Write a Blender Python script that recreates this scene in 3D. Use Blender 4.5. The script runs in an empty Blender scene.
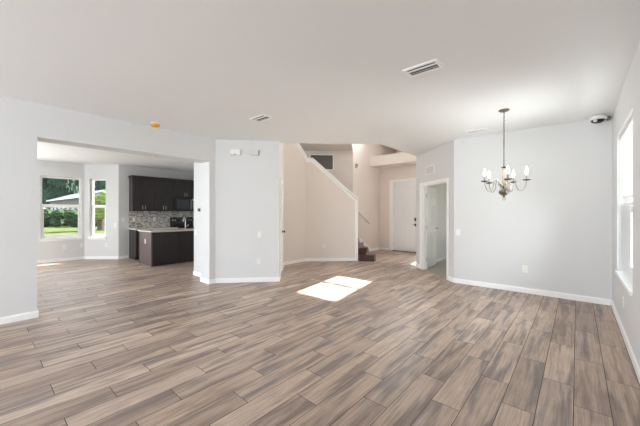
import bpy, bmesh, math, random
from math import radians as R, sin, cos, pi, atan2, hypot
from mathutils import Vector, Matrix
random.seed(7)
SC = bpy.context.scene
COL = SC.collection

# ---------------------------------------------------------------- camera
cd = bpy.data.cameras.new('camera')
cam = bpy.data.objects.new('camera', cd); COL.objects.link(cam)
cd.sensor_width = 36.0
cd.lens = 296.0 / 640.0 * 36.0
cd.clip_start = 0.05; cd.clip_end = 400
cam.location = (0, 0, 1.365)
cam.rotation_euler = (R(90), 0, R(41))
SC.camera = cam

# ---------------------------------------------------------------- world
SUN_EL, SUN_H = 40.0, (0.174, -0.985)
wd = bpy.data.worlds.new('sky'); SC.world = wd; wd.use_nodes = True
wn = wd.node_tree; wn.nodes.clear()
wo = wn.nodes.new('ShaderNodeOutputWorld'); wb = wn.nodes.new('ShaderNodeBackground')
wt = wn.nodes.new('ShaderNodeTexCoord'); ws = wn.nodes.new('ShaderNodeSeparateXYZ')
wr = wn.nodes.new('ShaderNodeValToRGB')
wr.color_ramp.elements[0].position = 0.0; wr.color_ramp.elements[0].color = (0.93, 0.96, 1.0, 1)
wr.color_ramp.elements[1].position = 0.7; wr.color_ramp.elements[1].color = (0.62, 0.78, 1.0, 1)
wn.links.new(wt.outputs['Generated'], ws.inputs[0]); wn.links.new(ws.outputs['Z'], wr.inputs[0])
wn.links.new(wr.outputs[0], wb.inputs[0]); wn.links.new(wb.outputs[0], wo.inputs[0])
wb.inputs[1].default_value = 2.4

# ---------------------------------------------------------------- sun, daylight and added fill
def light(name, kind, loc, energy, color=(1, 1, 1), direction=None, size=None, portal=False, spread=None):
    ld = bpy.data.lights.new(name, kind); o = bpy.data.objects.new(name, ld); COL.objects.link(o)
    o.location = loc; ld.energy = energy; ld.color = color
    if direction is not None:
        o.rotation_euler = Vector(direction).to_track_quat('-Z', 'Y').to_euler()
    if size:
        ld.shape = 'RECTANGLE'; ld.size, ld.size_y = size
    if portal: ld.cycles.is_portal = True
    if spread: ld.spread = R(spread)
    return o
ce, se = cos(R(SUN_EL)), sin(R(SUN_EL))
sun = light('sun', 'SUN', (-6, 14, 12), 25.0, (1.0, 0.95, 0.88), (SUN_H[0]*ce, SUN_H[1]*ce, -se))
sun.data.angle = R(0.6)
# unseen fill lamp added behind the camera, tilted up to brighten the ceiling
light('fill_behind_camera', 'AREA', (-2.2, -5.75, 1.35), 385, (0.895, 0.965, 1.06), (0, 1, 1.4), (5.2, 2.3))
light('daylight_side_window', 'AREA', (0.62, 4.75, 1.5), 55, (0.92, 0.965, 1.01), (-1, 0, 0), (1.3, 1.6))
light('daylight_foyer_window', 'AREA', (-4.35, 10.10, 4.75), 215, (0.95, 0.975, 1.0), (0, -1, -0.25), (1.6, 1.3))
light('daylight_sidelight', 'AREA', (-3.55, 10.05, 1.3), 40, (0.95, 0.975, 1.0), (0, -1, -0.2), (0.35, 2.0))
light('fill_nook_south', 'AREA', (-8.3, -4.05, 1.3), 120, (0.905, 0.965, 1.04), (0, 1, 0.7), (3.4, 2.2))  # added fill lamp out of view, brightens kitchen and nook
light('fill_nook_side', 'AREA', (-11.25, -0.48, 1.55), 100, (0.93, 0.97, 1.01), (1, 0.1, 0.1), (1.45, 1.6))  # another added lamp out of view, lifts the floor on the left
light('daylight_side_room', 'AREA', (-1.3, 9.75, 1.5), 0.8, (0.97, 0.985, 1.0), (0, -1, 0), (1.2, 1.3))

SC.view_settings.view_transform = 'Standard'
SC.view_settings.look = 'None'
SC.view_settings.gamma = 1.0
SC.view_settings.use_curve_mapping = False
SC.view_settings.exposure = 0.22
SC.cycles.max_bounces = 12; SC.cycles.diffuse_bounces = 8
SC.cycles.transparent_max_bounces = 16
SC.cycles.sample_clamp_indirect = 6.0
SC.cycles.caustics_reflective = False; SC.cycles.caustics_refractive = False

# ---------------------------------------------------------------- materials
def srgb(r, g, b):
    f = lambda c: (c/255/12.92) if c/255 <= 0.04045 else ((c/255+0.055)/1.055)**2.4
    return (f(r), f(g), f(b), 1)
class NT:
    def __init__(s, name):
        s.m = bpy.data.materials.new(name); s.m.use_nodes = True
        s.t = s.m.node_tree; s.b = s.t.nodes['Principled BSDF']; s.out = s.t.nodes['Material Output']
    def n(s, k, **kw):
        x = s.t.nodes.new(k)
        for a, v in kw.items(): setattr(x, a, v)
        return x
    def l(s, a, b): s.t.links.new(a, b)
    def math(s, op, a, b=None, c=None):
        x = s.n('ShaderNodeMath', operation=op)
        for i, v in enumerate((a, b, c)):
            if v is None: continue
            if hasattr(v, 'links'): s.l(v, x.inputs[i])
            else: x.inputs[i].default_value = v
        return x.outputs[0]
    def mix(s, fac, a, b, blend='MIX'):
        x = s.n('ShaderNodeMix', data_type='RGBA', blend_type=blend)
        for v, i in ((fac, 0), (a, 6), (b, 7)):
            if hasattr(v, 'links'): s.l(v, x.inputs[i])
            else: x.inputs[i].default_value = v
        return x.outputs[2]
    def ramp(s, fac, stops, interp='LINEAR'):
        x = s.n('ShaderNodeValToRGB'); cr = x.color_ramp; cr.interpolation = interp
        while len(cr.elements) < len(stops): cr.elements.new(0.5)
        for e, (p, c) in zip(cr.elements, stops): e.position = p; e.color = c
        s.l(fac, x.inputs[0]); return x.outputs[0]
def paint(name, col, rough=0.6, bump=0.0, scale=60, var=0.03, metal=0.0):
    k = NT(name); tc = k.n('ShaderNodeTexCoord')
    no = k.n('ShaderNodeTexNoise'); no.inputs['Scale'].default_value = scale; no.inputs['Detail'].default_value = 3
    k.l(tc.outputs['Object'], no.inputs['Vector'])
    lo = tuple(c*(1-var) for c in col[:3])+(1,); hi = tuple(min(1, c*(1+var)) for c in col[:3])+(1,)
    k.l(k.ramp(no.outputs[0], [(0.3, lo), (0.7, hi)]), k.b.inputs['Base Color'])
    k.b.inputs['Roughness'].default_value = rough; k.b.inputs['Metallic'].default_value = metal
    if bump:
        bp = k.n('ShaderNodeBump'); bp.inputs['Strength'].default_value = bump; bp.inputs['Distance'].default_value = 0.004
        k.l(no.outputs[0], bp.inputs['Height']); k.l(bp.outputs[0], k.b.inputs['Normal'])
    return k.m
def emit(name, col, s):
    k = NT(name); k.b.inputs['Base Color'].default_value = col
    k.b.inputs['Emission Color'].default_value = col; k.b.inputs['Emission Strength'].default_value = s
    return k.m
M = {}
M['wall'] = paint('grey_wall_paint', srgb(221, 222, 222), 0.75, 0.08, 90, 0.01)
M['tan'] = paint('tan_wall_paint', srgb(233, 225, 218), 0.75, 0.08, 90, 0.012)
M['ceil'] = paint('ceiling_paint', srgb(240, 241, 241), 0.85, 0.25, 120, 0.01)
M['white'] = paint('white_trim_paint', srgb(250, 250, 249), 0.4, 0, 30, 0.01)
M['door'] = paint('white_door_paint', srgb(238, 239, 238), 0.42, 0, 30, 0.01)
M['plastic'] = paint('white_plastic', srgb(240, 240, 236), 0.4, 0, 30, 0.01)
M['beige'] = paint('beige_plastic', srgb(205, 190, 165), 0.5)
M['brownp'] = paint('brown_plastic', srgb(120, 95, 65), 0.5)
M['orange'] = paint('orange_plastic', srgb(240, 160, 40), 0.5)
M['dark'] = paint('dark_plastic', srgb(45, 45, 46), 0.4)
M['black'] = paint('black_enamel', srgb(20, 20, 22), 0.2)
M['void'] = paint('duct_shade_grey', srgb(96, 94, 92), 0.7)  # flat grey that paints the shade inside the vents
M['grille'] = paint('grille_grey', srgb(140, 134, 130), 0.6)
M['chrome'] = paint('brushed_nickel', srgb(205, 203, 198), 0.3, metal=0.9)
M['antique'] = paint('antique_silver', srgb(120, 112, 100), 0.38, 0, 40, 0.2, 0.75)
M['sleeve'] = paint('waxy_grey_sleeve', srgb(160, 158, 154), 0.5)
M['silver'] = paint('aged_silver', srgb(176, 170, 160), 0.4, 0, 40, 0.12, 0.6)
M['cream'] = paint('crackled_cream', srgb(180, 158, 142), 0.6, 0.3, 70, 0.15)
M['bronze'] = paint('bronze_metal', srgb(70, 60, 52), 0.4, metal=0.6)
M['stairwood'] = None
M['bulb'] = emit('lit_bulb', (1, 0.97, 0.93, 1), 5.0)
M['lamp'] = emit('lit_downlight', (1, 0.98, 0.95, 1), 540.0)
M['blind'] = paint('blind_slat', srgb(246, 246, 243), 0.5)
M['roofm'] = paint('pale_roof_shingle', srgb(118, 120, 130), 0.8, 0, 8, 0.1)
M['siding'] = paint('pale_house_wall', srgb(120, 114, 108), 0.8, 0, 3, 0.05)
M['hglass'] = paint('dark_window_glass', srgb(50, 56, 64), 0.15)
M['bark'] = paint('tree_bark', srgb(92, 80, 70), 0.9, 0, 12, 0.3)
M['concrete'] = paint('pale_path_concrete', srgb(200, 192, 180), 0.85, 0, 20, 0.08)
M['bulbglass'] = M['bulb']

def wood(name, c1, c2, rough=0.35, axis=2, scale=6):
    k = NT(name); tc = k.n('ShaderNodeTexCoord'); mp = k.n('ShaderNodeMapping')
    s = [scale*6]*3; s[axis] = scale*0.5; mp.inputs['Scale'].default_value = s
    no = k.n('ShaderNodeTexNoise'); no.inputs['Scale'].default_value = 1.0; no.inputs['Detail'].default_value = 6
    k.l(tc.outputs['Object'], mp.inputs[0]); k.l(mp.outputs[0], no.inputs['Vector'])
    k.l(k.ramp(no.outputs[0], [(0.3, c1), (0.7, c2)]), k.b.inputs['Base Color'])
    k.b.inputs['Roughness'].default_value = rough
    return k.m
M['espresso'] = wood('espresso_wood', srgb(34, 28, 30), srgb(52, 43, 44), 0.38)
M['stairwood'] = wood('stained_stair_wood', srgb(50, 28, 22), srgb(84, 48, 36), 0.3, 0)

def floor_mat():
    k = NT('wood_look_plank_tile'); tc = k.n('ShaderNodeTexCoord'); sp = k.n('ShaderNodeSeparateXYZ')
    k.l(tc.outputs['Object'], sp.inputs[0]); X, Y = sp.outputs[0], sp.outputs[1]
    W, Ln = 0.1965, 0.90
    xr = k.math('DIVIDE', k.math('ADD', X, 0.02), W); row = k.math('FLOOR', xr); fx = k.math('FRACT', xr)
    yr = k.math('DIVIDE', k.math('ADD', k.math('MULTIPLY', row, 0.3), k.math('SUBTRACT', Y, 0.07)), Ln)
    cell = k.math('FLOOR', yr); fy = k.math('FRACT', yr)
    dx = k.math('MULTIPLY', k.math('MINIMUM', fx, k.math('SUBTRACT', 1.0, fx)), W)
    dy = k.math('MULTIPLY', k.math('MINIMUM', fy, k.math('SUBTRACT', 1.0, fy)), Ln)
    d = k.math('MINIMUM', dx, dy)
    grout = k.math('LESS_THAN', d, 0.0021)
    cv = k.n('ShaderNodeCombineXYZ'); k.l(row, cv.inputs[0]); k.l(cell, cv.inputs[1])
    wn1 = k.n('ShaderNodeTexWhiteNoise', noise_dimensions='2D'); k.l(cv.outputs[0], wn1.inputs[0])
    rnd = wn1.outputs['Value']
    rc = k.n('ShaderNodeSeparateColor'); k.l(wn1.outputs['Color'], rc.inputs[0])
    def streak(sx, sy, seed, det=5, rough=0.55, dist=0.0):
        c = k.n('ShaderNodeCombineXYZ')
        k.l(k.math('MULTIPLY', X, sx), c.inputs[0])
        k.l(k.math('MULTIPLY', Y, sy), c.inputs[1])
        k.l(k.math('ADD', k.math('MULTIPLY', rnd, 37.0), seed), c.inputs[2])
        n = k.n('ShaderNodeTexNoise'); n.inputs['Scale'].default_value = 1.0; n.inputs['Detail'].default_value = det
        n.inputs['Roughness'].default_value = rough; n.inputs['Distortion'].default_value = dist
        k.l(c.outputs[0], n.inputs['Vector']); return n.outputs[0]
    broad = streak(13.0, 1.15, 3.0, 3, 0.5, 0.35)
    mid = streak(70.0, 2.4, 9.0, 4, 0.6, 0.5)
    fine = streak(150.0, 5.0, 1.0, 3)
    pat = streak(6.0, 4.0, 21.0, 4, 0.6, 0.3)
    base = k.ramp(rnd, [(0.0, srgb(170, 149, 134)), (0.25, srgb(205, 183, 163)), (0.5, srgb(182, 160, 144)), (0.75, srgb(218, 197, 178)), (1.0, srgb(172, 152, 139))])
    darkc = k.ramp(rc.outputs[1], [(0.0, srgb(124, 108, 100)), (0.5, srgb(130, 120, 118)), (1.0, srgb(148, 126, 111))])
    f1 = k.ramp(broad, [(0.48, (0, 0, 0, 1)), (0.62, (1, 1, 1, 1))])
    c = k.mix(k.math('MULTIPLY', f1, 0.82), base, darkc)
    f2 = k.ramp(mid, [(0.47, (0, 0, 0, 1)), (0.74, (1, 1, 1, 1))])
    c = k.mix(k.math('MULTIPLY', f2, 0.5), c, srgb(112, 96, 88))
    f3 = k.ramp(fine, [(0.3, (0.80, 0.80, 0.80, 1)), (0.7, (1.12, 1.12, 1.12, 1))])
    c = k.mix(1.0, c, f3, 'MULTIPLY')
    f4 = k.ramp(pat, [(0.35, (0.9, 0.9, 0.91, 1)), (0.65, (1.06, 1.05, 1.04, 1))])
    c = k.mix(1.0, c, f4, 'MULTIPLY')
    c = k.mix(grout, c, srgb(66, 56, 52))
    k.l(c, k.b.inputs['Base Color'])
    rr = k.ramp(mid, [(0.3, (0.34, 0.34, 0.34, 1)), (0.7, (0.48, 0.48, 0.48, 1))])
    k.l(k.mix(grout, rr, (0.9, 0.9, 0.9, 1)), k.b.inputs['Roughness'])
    hh = k.math('ADD', k.math('MULTIPLY', k.math('MINIMUM', k.math('DIVIDE', d, 0.003), 1.0), 1.0), k.math('MULTIPLY', fine, 0.15))
    bp = k.n('ShaderNodeBump'); bp.inputs['Strength'].default_value = 0.35; bp.inputs['Distance'].default_value = 0.002
    k.l(hh, bp.inputs['Height']); k.l(bp.outputs[0], k.b.inputs['Normal'])
    return k.m
M['floor'] = floor_mat()
M['roomtile'] = paint('grey_carpet', srgb(176, 170, 162), 0.95, 0.6, 220, 0.12)

def mosaic():
    k = NT('mosaic_backsplash'); tc = k.n('ShaderNodeTexCoord'); mp = k.n('ShaderNodeMapping')
    mp.inputs['Rotation'].default_value = (0, R(90), 0)
    sp = k.n('ShaderNodeSeparateXYZ'); k.l(tc.outputs['Object'], sp.inputs[0])
    c = k.n('ShaderNodeCombineXYZ'); k.l(sp.outputs[1], c.inputs[0]); k.l(sp.outputs[2], c.inputs[1])
    br = k.n('ShaderNodeTexBrick'); k.l(c.outputs[0], br.inputs['Vector'])
    br.inputs['Scale'].default_value = 1.0; br.inputs['Brick Width'].default_value = 0.05; br.inputs['Row Height'].default_value = 0.026
    br.inputs['Mortar Size'].default_value = 0.002; br.inputs['Bias'].default_value = 0.0
    br.inputs['Color1'].default_value = (0, 0, 0, 1); br.inputs['Color2'].default_value = (1, 1, 1, 1); br.inputs['Mortar'].default_value = (0.6, 0.6, 0.6, 1)
    col = k.ramp(br.outputs['Color'], [(0.0, srgb(128, 120, 116)), (0.25, srgb(206, 198, 188)), (0.5, srgb(168, 166, 168)), (0.75, srgb(226, 222, 216)), (1.0, srgb(150, 136, 124))], 'CONSTANT')
    k.l(k.mix(br.outputs['Fac'], col, srgb(205, 202, 196)), k.b.inputs['Base Color']); k.b.inputs['Roughness'].default_value = 0.25
    return k.m
M['mosaic'] = mosaic()
def granite():
    k = NT('pale_granite'); tc = k.n('ShaderNodeTexCoord')
    v = k.n('ShaderNodeTexVoronoi'); v.inputs['Scale'].default_value = 90; k.l(tc.outputs['Object'], v.inputs['Vector'])
    k.l(k.ramp(v.outputs['Distance'], [(0.0, srgb(168, 156, 142)), (0.3, srgb(214, 206, 194)), (0.8, srgb(228, 222, 212))]), k.b.inputs['Base Color'])
    k.b.inputs['Roughness'].default_value = 0.2; return k.m
M['granite'] = granite()
def grass():
    k = NT('lawn_grass'); tc = k.n('ShaderNodeTexCoord')
    n = k.n('ShaderNodeTexNoise'); n.inputs['Scale'].default_value = 0.8; n.inputs['Detail'].default_value = 8; k.l(tc.outputs['Object'], n.inputs['Vector'])
    k.l(k.ramp(n.outputs[0], [(0.3, srgb(60, 70, 40)), (0.5, srgb(80, 90, 50)), (0.7, srgb(110, 110, 72))]), k.b.inputs['Base Color'])
    k.b.inputs['Roughness'].default_value = 1.0; k.b.inputs['Specular IOR Level'].default_value = 0.1; return k.m
M['grass'] = grass()
def leaves(name, a, b):
    k = NT(name); tc = k.n('ShaderNodeTexCoord')
    n = k.n('ShaderNodeTexNoise'); n.inputs['Scale'].default_value = 3.5; n.inputs['Detail'].default_value = 8; n.inputs['Roughness'].default_value = 0.7
    k.l(tc.outputs['Object'], n.inputs['Vector'])
    k.l(k.ramp(n.outputs[0], [(0.35, a), (0.65, b)]), k.b.inputs['Base Color']); k.b.inputs['Roughness'].default_value = 0.9
    k.b.inputs['Specular IOR Level'].default_value = 0.15
    return k.m
M['leaf'] = leaves('dark_leaves', srgb(28, 42, 36), srgb(74, 92, 74))
M['leaf2'] = leaves('hedge_leaves', srgb(38, 54, 40), srgb(80, 98, 66))
M['leaf3'] = leaves('olive_leaves', srgb(104, 122, 60), srgb(150, 160, 96))
def glass():
    k = NT('window_glass'); k.t.nodes.remove(k.b)
    tr = k.n('ShaderNodeBsdfTransparent'); tr.inputs[0].default_value = (0.94, 0.96, 0.96, 1)
    gl = k.n('ShaderNodeBsdfGlossy'); gl.inputs['Roughness'].default_value = 0.02
    fr = k.n('ShaderNodeFresnel'); fr.inputs[0].default_value = 1.3
    mx = k.n('ShaderNodeMixShader'); k.l(fr.outputs[0], mx.inputs[0]); k.l(tr.outputs[0], mx.inputs[1]); k.l(gl.outputs[0], mx.inputs[2])
    k.l(mx.outputs[0], k.out.inputs[0]); return k.m
M['glass'] = glass()

# ---------------------------------------------------------------- mesh helpers
class MB:
    def __init__(s): s.bm = bmesh.new()
    def box(s, x0, x1, y0, y1, z0, z1, mat=None, bev=0):
        bm = s.bm
        vs = [bm.verts.new(p) for p in ((x0,y0,z0),(x1,y0,z0),(x1,y1,z0),(x0,y1,z0),(x0,y0,z1),(x1,y0,z1),(x1,y1,z1),(x0,y1,z1))]
        fs = [bm.faces.new([vs[i] for i in f]) for f in ((0,3,2,1),(4,5,6,7),(0,1,5,4),(1,2,6,5),(2,3,7,6),(3,0,4,7))]
        if bev:
            bmesh.ops.bevel(bm, geom=list({e for f in fs for e in f.edges}), offset=bev, segments=2, affect='EDGES', profile=0.6)
            if mat: raise ValueError
        elif mat:
            bmesh.ops.transform(bm, matrix=mat, verts=vs)
        return s
    def prism(s, poly, z0, z1):
        bm = s.bm; n = len(poly)
        zz = (lambda z, i: z[i] if isinstance(z, (list, tuple)) else z)
        b = [bm.verts.new((p[0], p[1], zz(z0, i))) for i, p in enumerate(poly)]; t = [bm.verts.new((p[0], p[1], zz(z1, i))) for i, p in enumerate(poly)]
        bm.faces.new(list(reversed(b))); bm.faces.new(t)
        for i in range(n): bm.faces.new((b[i], b[(i+1) % n], t[(i+1) % n], t[i]))
        return s
    def side(s, poly, y0, y1, mat=None):            # polygon in local x/z, thick along y
        bm = s.bm; n = len(poly)
        a = [bm.verts.new((p[0], y0, p[1])) for p in poly]; b = [bm.verts.new((p[0], y1, p[1])) for p in poly]
        bm.faces.new(a); bm.faces.new(list(reversed(b)))
        for i in range(n): bm.faces.new((a[i], b[i], b[(i+1) % n], a[(i+1) % n]))
        if mat: bmesh.ops.transform(bm, matrix=mat, verts=a+b)
        return s
    def lathe(s, prof, seg=20, c=(0, 0, 0), mat=None):
        bm = s.bm; rings = []; allv = []
        for r, z in prof:
            if r < 1e-5: ring = [bm.verts.new((c[0], c[1], c[2]+z))]
            else: ring = [bm.verts.new((c[0]+r*cos(2*pi*i/seg), c[1]+r*sin(2*pi*i/seg), c[2]+z)) for i in range(seg)]
            rings.append(ring); allv += ring
        for a, b in zip(rings, rings[1:]):
            for i in range(seg):
                j = (i+1) % seg
                if len(a) == 1 and len(b) == 1: continue
                if len(a) == 1: bm.faces.new((a[0], b[i], b[j]))
                elif len(b) == 1: bm.faces.new((a[i], a[j], b[0]))
                else: bm.faces.new((a[i], a[j], b[j], b[i]))
        for ring in (rings[0], rings[-1]):
            if len(ring) > 1: bm.faces.new(ring)
        if mat: bmesh.ops.transform(bm, matrix=mat, verts=allv)
        return s
    def tube(s, pts, r, seg=8, closed=False):
        bm = s.bm; pts = [Vector(p) for p in pts]; n = len(pts); rings = []
        up = Vector((0, 0, 1)); prev = None
        for i, p in enumerate(pts):
            if closed: t = (pts[(i+1) % n]-pts[i-1]).normalized()
            else: t = (pts[min(i+1, n-1)]-pts[max(i-1, 0)]).normalized()
            ref = prev if prev is not None else (up if abs(t.z) < 0.9 else Vector((1, 0, 0)))
            a = (ref - t*ref.dot(t)).normalized(); b = t.cross(a); prev = a
            rr = r[i] if isinstance(r, (list, tuple)) else r
            rings.append([bm.verts.new(p + (a*cos(2*pi*q/seg)+b*sin(2*pi*q/seg))*rr) for q in range(seg)])
        m = n if closed else n-1
        for i in range(m):
            A, B = rings[i], rings[(i+1) % n]
            for q in range(seg): bm.faces.new((A[q], A[(q+1) % seg], B[(q+1) % seg], B[q]))
        if not closed: bm.faces.new(list(reversed(rings[0]))); bm.faces.new(rings[-1])
        return s
    def build(s, name, mat, parent=None, smooth=False, bevel=0, mat2=None):
        bm = s.bm
        bmesh.ops.recalc_face_normals(bm, faces=bm.faces)
        me = bpy.data.meshes.new(name); bm.to_mesh(me); bm.free()
        me.materials.append(mat)
        if smooth:
            for p in me.polygons: p.use_smooth = True
            me.set_sharp_from_angle(angle=R(40))
        o = bpy.data.objects.new(name, me); COL.objects.link(o)
        if parent: o.parent = parent
        if bevel:
            md = o.modifiers.new('bevel', 'BEVEL'); md.width = bevel; md.segments = 3; md.limit_method = 'ANGLE'
        return o
def thing(name, label, cat, loc=(0, 0, 0), rz=0, group=None, kind=None):
    o = bpy.data.objects.new(name, None); COL.objects.link(o); o.empty_display_size = 0.1
    o.location = loc; o.rotation_euler = (0, 0, rz); tag(o, label, cat, group, kind); return o
def tag(o, label=None, cat=None, group=None, kind=None):
    if label: o['label'] = label
    if cat: o['category'] = cat
    if group: o['group'] = group
    if kind: o['kind'] = kind
    return o
def copy_tree(o, parent=None):
    c = o.copy(); COL.objects.link(c); c.parent = parent
    for ch in list(o.children): copy_tree(ch, c)
    return c
def face(n): return atan2(n[1], n[0]) + pi/2      # rotation that turns local -Y to the direction n

def ST(o): o['kind'] = 'structure'; return o
# a wall from p to q; the room lies to the LEFT of p->q, thickness goes to the right; openings (s0, s1, z0, z1)
def wall(name, p, q, z0, z1, mat, t=0.14, openings=(), cat='wall', label=None):
    L = hypot(q[0]-p[0], q[1]-p[1]); m = MB()
    s = 0.0
    for (a, b, c, d) in sorted(openings):
        if a > s: m.box(s, a, -t, 0, z0, z1)
        if c > z0: m.box(a, b, -t, 0, z0, c)
        if d < z1: m.box(a, b, -t, 0, d, z1)
        s = b
    if s < L: m.box(s, L, -t, 0, z0, z1)
    o = m.build(name, mat); o.location = (p[0], p[1], 0); o.rotation_euler.z = atan2(q[1]-p[1], q[0]-p[0])
    ST(o); tag(o, label, cat); return o
BH = 0.088
def base(name, pts, h=BH, t=0.014):                # baseboard along a polyline, room on the left
    m = MB(); n = len(pts); inner = []
    def nrm(a, b):
        d = Vector((b[0]-a[0], b[1]-a[1])).normalized(); return Vector((-d.y, d.x))
    for i, p in enumerate(pts):
        if i == 0: v = nrm(pts[0], pts[1])
        elif i == n-1: v = nrm(pts[-2], pts[-1])
        else:
            a, b = nrm(pts[i-1], pts[i]), nrm(pts[i], pts[i+1]); v = (a+b)/(1+a.dot(b))
        inner.append((p[0]+v.x*t, p[1]+v.y*t))
    for i in range(n-1):
        a, b, c, d = pts[i], pts[i+1], inner[i+1], inner[i]
        m.prism([a, b, c, d], 0, h-0.012)
        mid = lambda u, w: (u[0]*0.55+w[0]*0.45, u[1]*0.55+w[1]*0.45)
        m.prism([a, b, mid(b, c), mid(a, d)], h-0.012, h)
    o = m.build(name, M['white']); ST(o); return o

# ================================================================ ROOM SHELL
H, HV = 2.80, 5.65
XR, YB = 0.39, 6.12
XL, XL2 = -5.33, -5.665
YJ0, YJ1 = 0.495, 2.895
B1, B2 = (-1.83, 6.12), (-3.07, 7.23)
DG0, DG1 = (-5.33, 3.02), (-4.49, 3.92)
TW = (-5.79, 5.22)                                  # foot of the closet-door wall on the tan wall
K0, K1 = (-5.79, 6.05), (-4.74, 7.08)
YF, XW1, XFR = 9.83, -5.59, -3.07
V0 = (-5.59, 8.09)
VD = (-0.714, -0.700)
V1 = (-7.60, 8.09-2.01*0.700/0.714)
XK, XN = -10.25, -11.0
BY1, BY2 = 2.04, 2.70
YS = -5.6; YN = -3.9
YKE = 5.2

fl = MB().prism([(XR+.1, YS-.1), (XR+.1, YB+.1), (B1[0]+.06, YB+.1), (B1[0]+.02, B1[1]+.06), (-2.94, 7.165), (-2.94, YF+.1), (XW1-.1, YF+.1), (XW1-.1, 8.15),
                 (-7.65, 6.2), (-7.65, YKE+.1), (XK-.1, YKE+.1), (XK-.1, BY2+.05), (XN-.1, BY1+.05), (XN-.1, YN-.1), (XL2, YN-.1), (XL2, YS-.1)], -0.12, 0.0)
ST(fl.build('floor', M['floor']))
ST(MB().prism([(-2.94, 7.165), (B1[0]+.02, B1[1]+.06), (B1[0]+.06, YB+.1), (0.5, YB+.1), (0.5, YF+.1), (-2.94, YF+.1)], -0.12, 0.0).build('floor_side_room', M['roomtile']))
# ceilings
P1, P2 = (-4.60, 4.03), (-3.08, 5.54)
cl = MB().prism([(XR+.1, YS-.1), (XR+.1, YB+.1), (B1[0], YB+.1), (XFR+.02, B2[1]+.02), (XFR-.01, 7.23), P2, P1, (-5.05, 4.45), (-5.3, 4.2), (-5.9, YKE-.3), (-6.1, YKE+.1), (XK-.1, YKE+.1),
                 (XK-.1, BY2+.05), (XN-.1, BY1+.05), (XN-.1, YN-.1), (XL2, YN-.1), (XL2, YS-.1)], H, H+0.25)
ST(cl.build('ceiling', M['ceil']))
ST(MB().prism([(-7.8, 4.1), (-2.9, 4.1-.3), (-2.9, YF+.2), (-7.8, YF+.2)], HV, HV+.15).build('ceiling_foyer', M['ceil']))
ST(MB().prism([(XFR+.03, B2[1]+.03), (B1[0], YB+.12), (0.5, YB+.12), (0.5, YF+.1), (XFR+.03, YF+.1)], H, H+.2).build('ceiling_side_room', M['ceil']))
# soffit of the upper hall above the stairs
ST(MB().prism([V0, (-4.86, 6.97), (-5.72, 6.13), (-5.92, 5.9), (-5.92, YKE), (-7.60, YKE), (V1[0], V1[1])], 3.40, HV).build('ceiling_stairs', M['tan']))

# walls (room on the left of p->q)
RW = (3.99, 5.46, 0.62, 2.35)                       # right window: y0,y1,z0,z1
wall('wall_right', (XR, YS), (XR, YB+.14), 0, H, M['wall'], 0.2, [(RW[0]-YS, RW[1]-YS, RW[2], RW[3])])
wall('wall_back', (XR, YB), B1, 0, H, M['wall'], 0.12)
DL = hypot(B2[0]-B1[0], B2[1]-B1[1]); DU = ((B2[0]-B1[0])/DL, (B2[1]-B1[1])/DL)
dw = lambda s: (B1[0]+DU[0]*s, B1[1]+DU[1]*s)
DS0, DS1, DH = 0.24, 1.30, 2.03
ds0, ds1 = 0.245, 1.375
wall('wall_back_angled', B1, B2, 0, H, M['wall'], 0.12, [(ds0, ds1, 0, DH)])
wall('wall_foyer_right', B2, (XFR, YF), 0, HV, M['tan'], 0.1)
wall('wall_foyer_upper_right', (P2[0], P2[1]), (XFR, 7.23), H+.25, HV, M['tan'], 0.1)
wall('wall_foyer_upper_near', (P1[0]-.0, P1[1]), P2, H+.25, HV, M['tan'], 0.1)
# front wall with door, sidelight and the high foyer window
FW = (-4.80, -3.905, 4.02, 5.44)
FD = (-5.10, -4.13)                                 # front door opening
SL = (-3.80, -3.35, 0.25, 2.44)
fx = lambda x: XFR - x
wall('wall_foyer_front', (XFR, YF), (XW1, YF), 0, HV, M['tan'], 0.16,
     [(fx(FD[1]), fx(FD[0]), 0, 2.50), (fx(SL[1]), fx(SL[0]), SL[2], SL[3])]) if False else None
def front_wall():
    m = MB()
    xs = sorted([XFR+.1, XW1-.1, FD[0], FD[1], SL[0], SL[1], FW[0], FW[1]])
    xs = sorted(xs+[XW1, XFR])
    zs = [0, SL[2], SL[3], 2.50, 3.36, 3.93, FW[2], FW[3], HV]
    ho = [(XW1, XFR, 3.36, 3.93), (FD[0], FD[1], 0, 2.50), (SL[0], SL[1], SL[2], SL[3]), (FW[0], FW[1], FW[2], FW[3])]
    for a, b in zip(xs, xs[1:]):
        for c, d in zip(zs, zs[1:]):
            mx, mz = (a+b)/2, (c+d)/2
            if c >= 3.36 and False: pass
            if any(h[0] < mx < h[1] and h[2] < mz < h[3] for h in ho): continue
            m.box(a, b, YF, YF+.16, c, d)
    bmesh.ops.remove_doubles(m.bm, verts=m.bm.verts, dist=1e-5)
    ST(m.build('wall_foyer_front', M['tan']))
front_wall()
m = MB(); m.box(XW1-.1, XW1, YF+.16, 11.3, 3.26, 4.0).box(XFR, XFR+.1, YF+.16, 11.3, 3.26, 4.0).box(XW1-.1, XFR+.1, 11.2, 11.3, 3.26, 4.0).box(XW1, XFR, YF+.16, 11.2, 3.26, 3.36).box(XW1, XFR, YF+.16, 11.2, 3.93, 4.0)
ST(m.build('wall_shade_niche', M['tan']))  # deep recess added so the wall above the shelf falls dark
wall('wall_stair_outer', (XW1, YF), V0, 0, HV, M['tan'], 0.12)
wall('wall_stair_back', V0, V1, 0, HV, M['tan'], 0.12)
wall('wall_stair_end', (-7.60, V1[1]+.05), (-7.60, YKE), 0, HV, M['tan'], 0.12)
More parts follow.
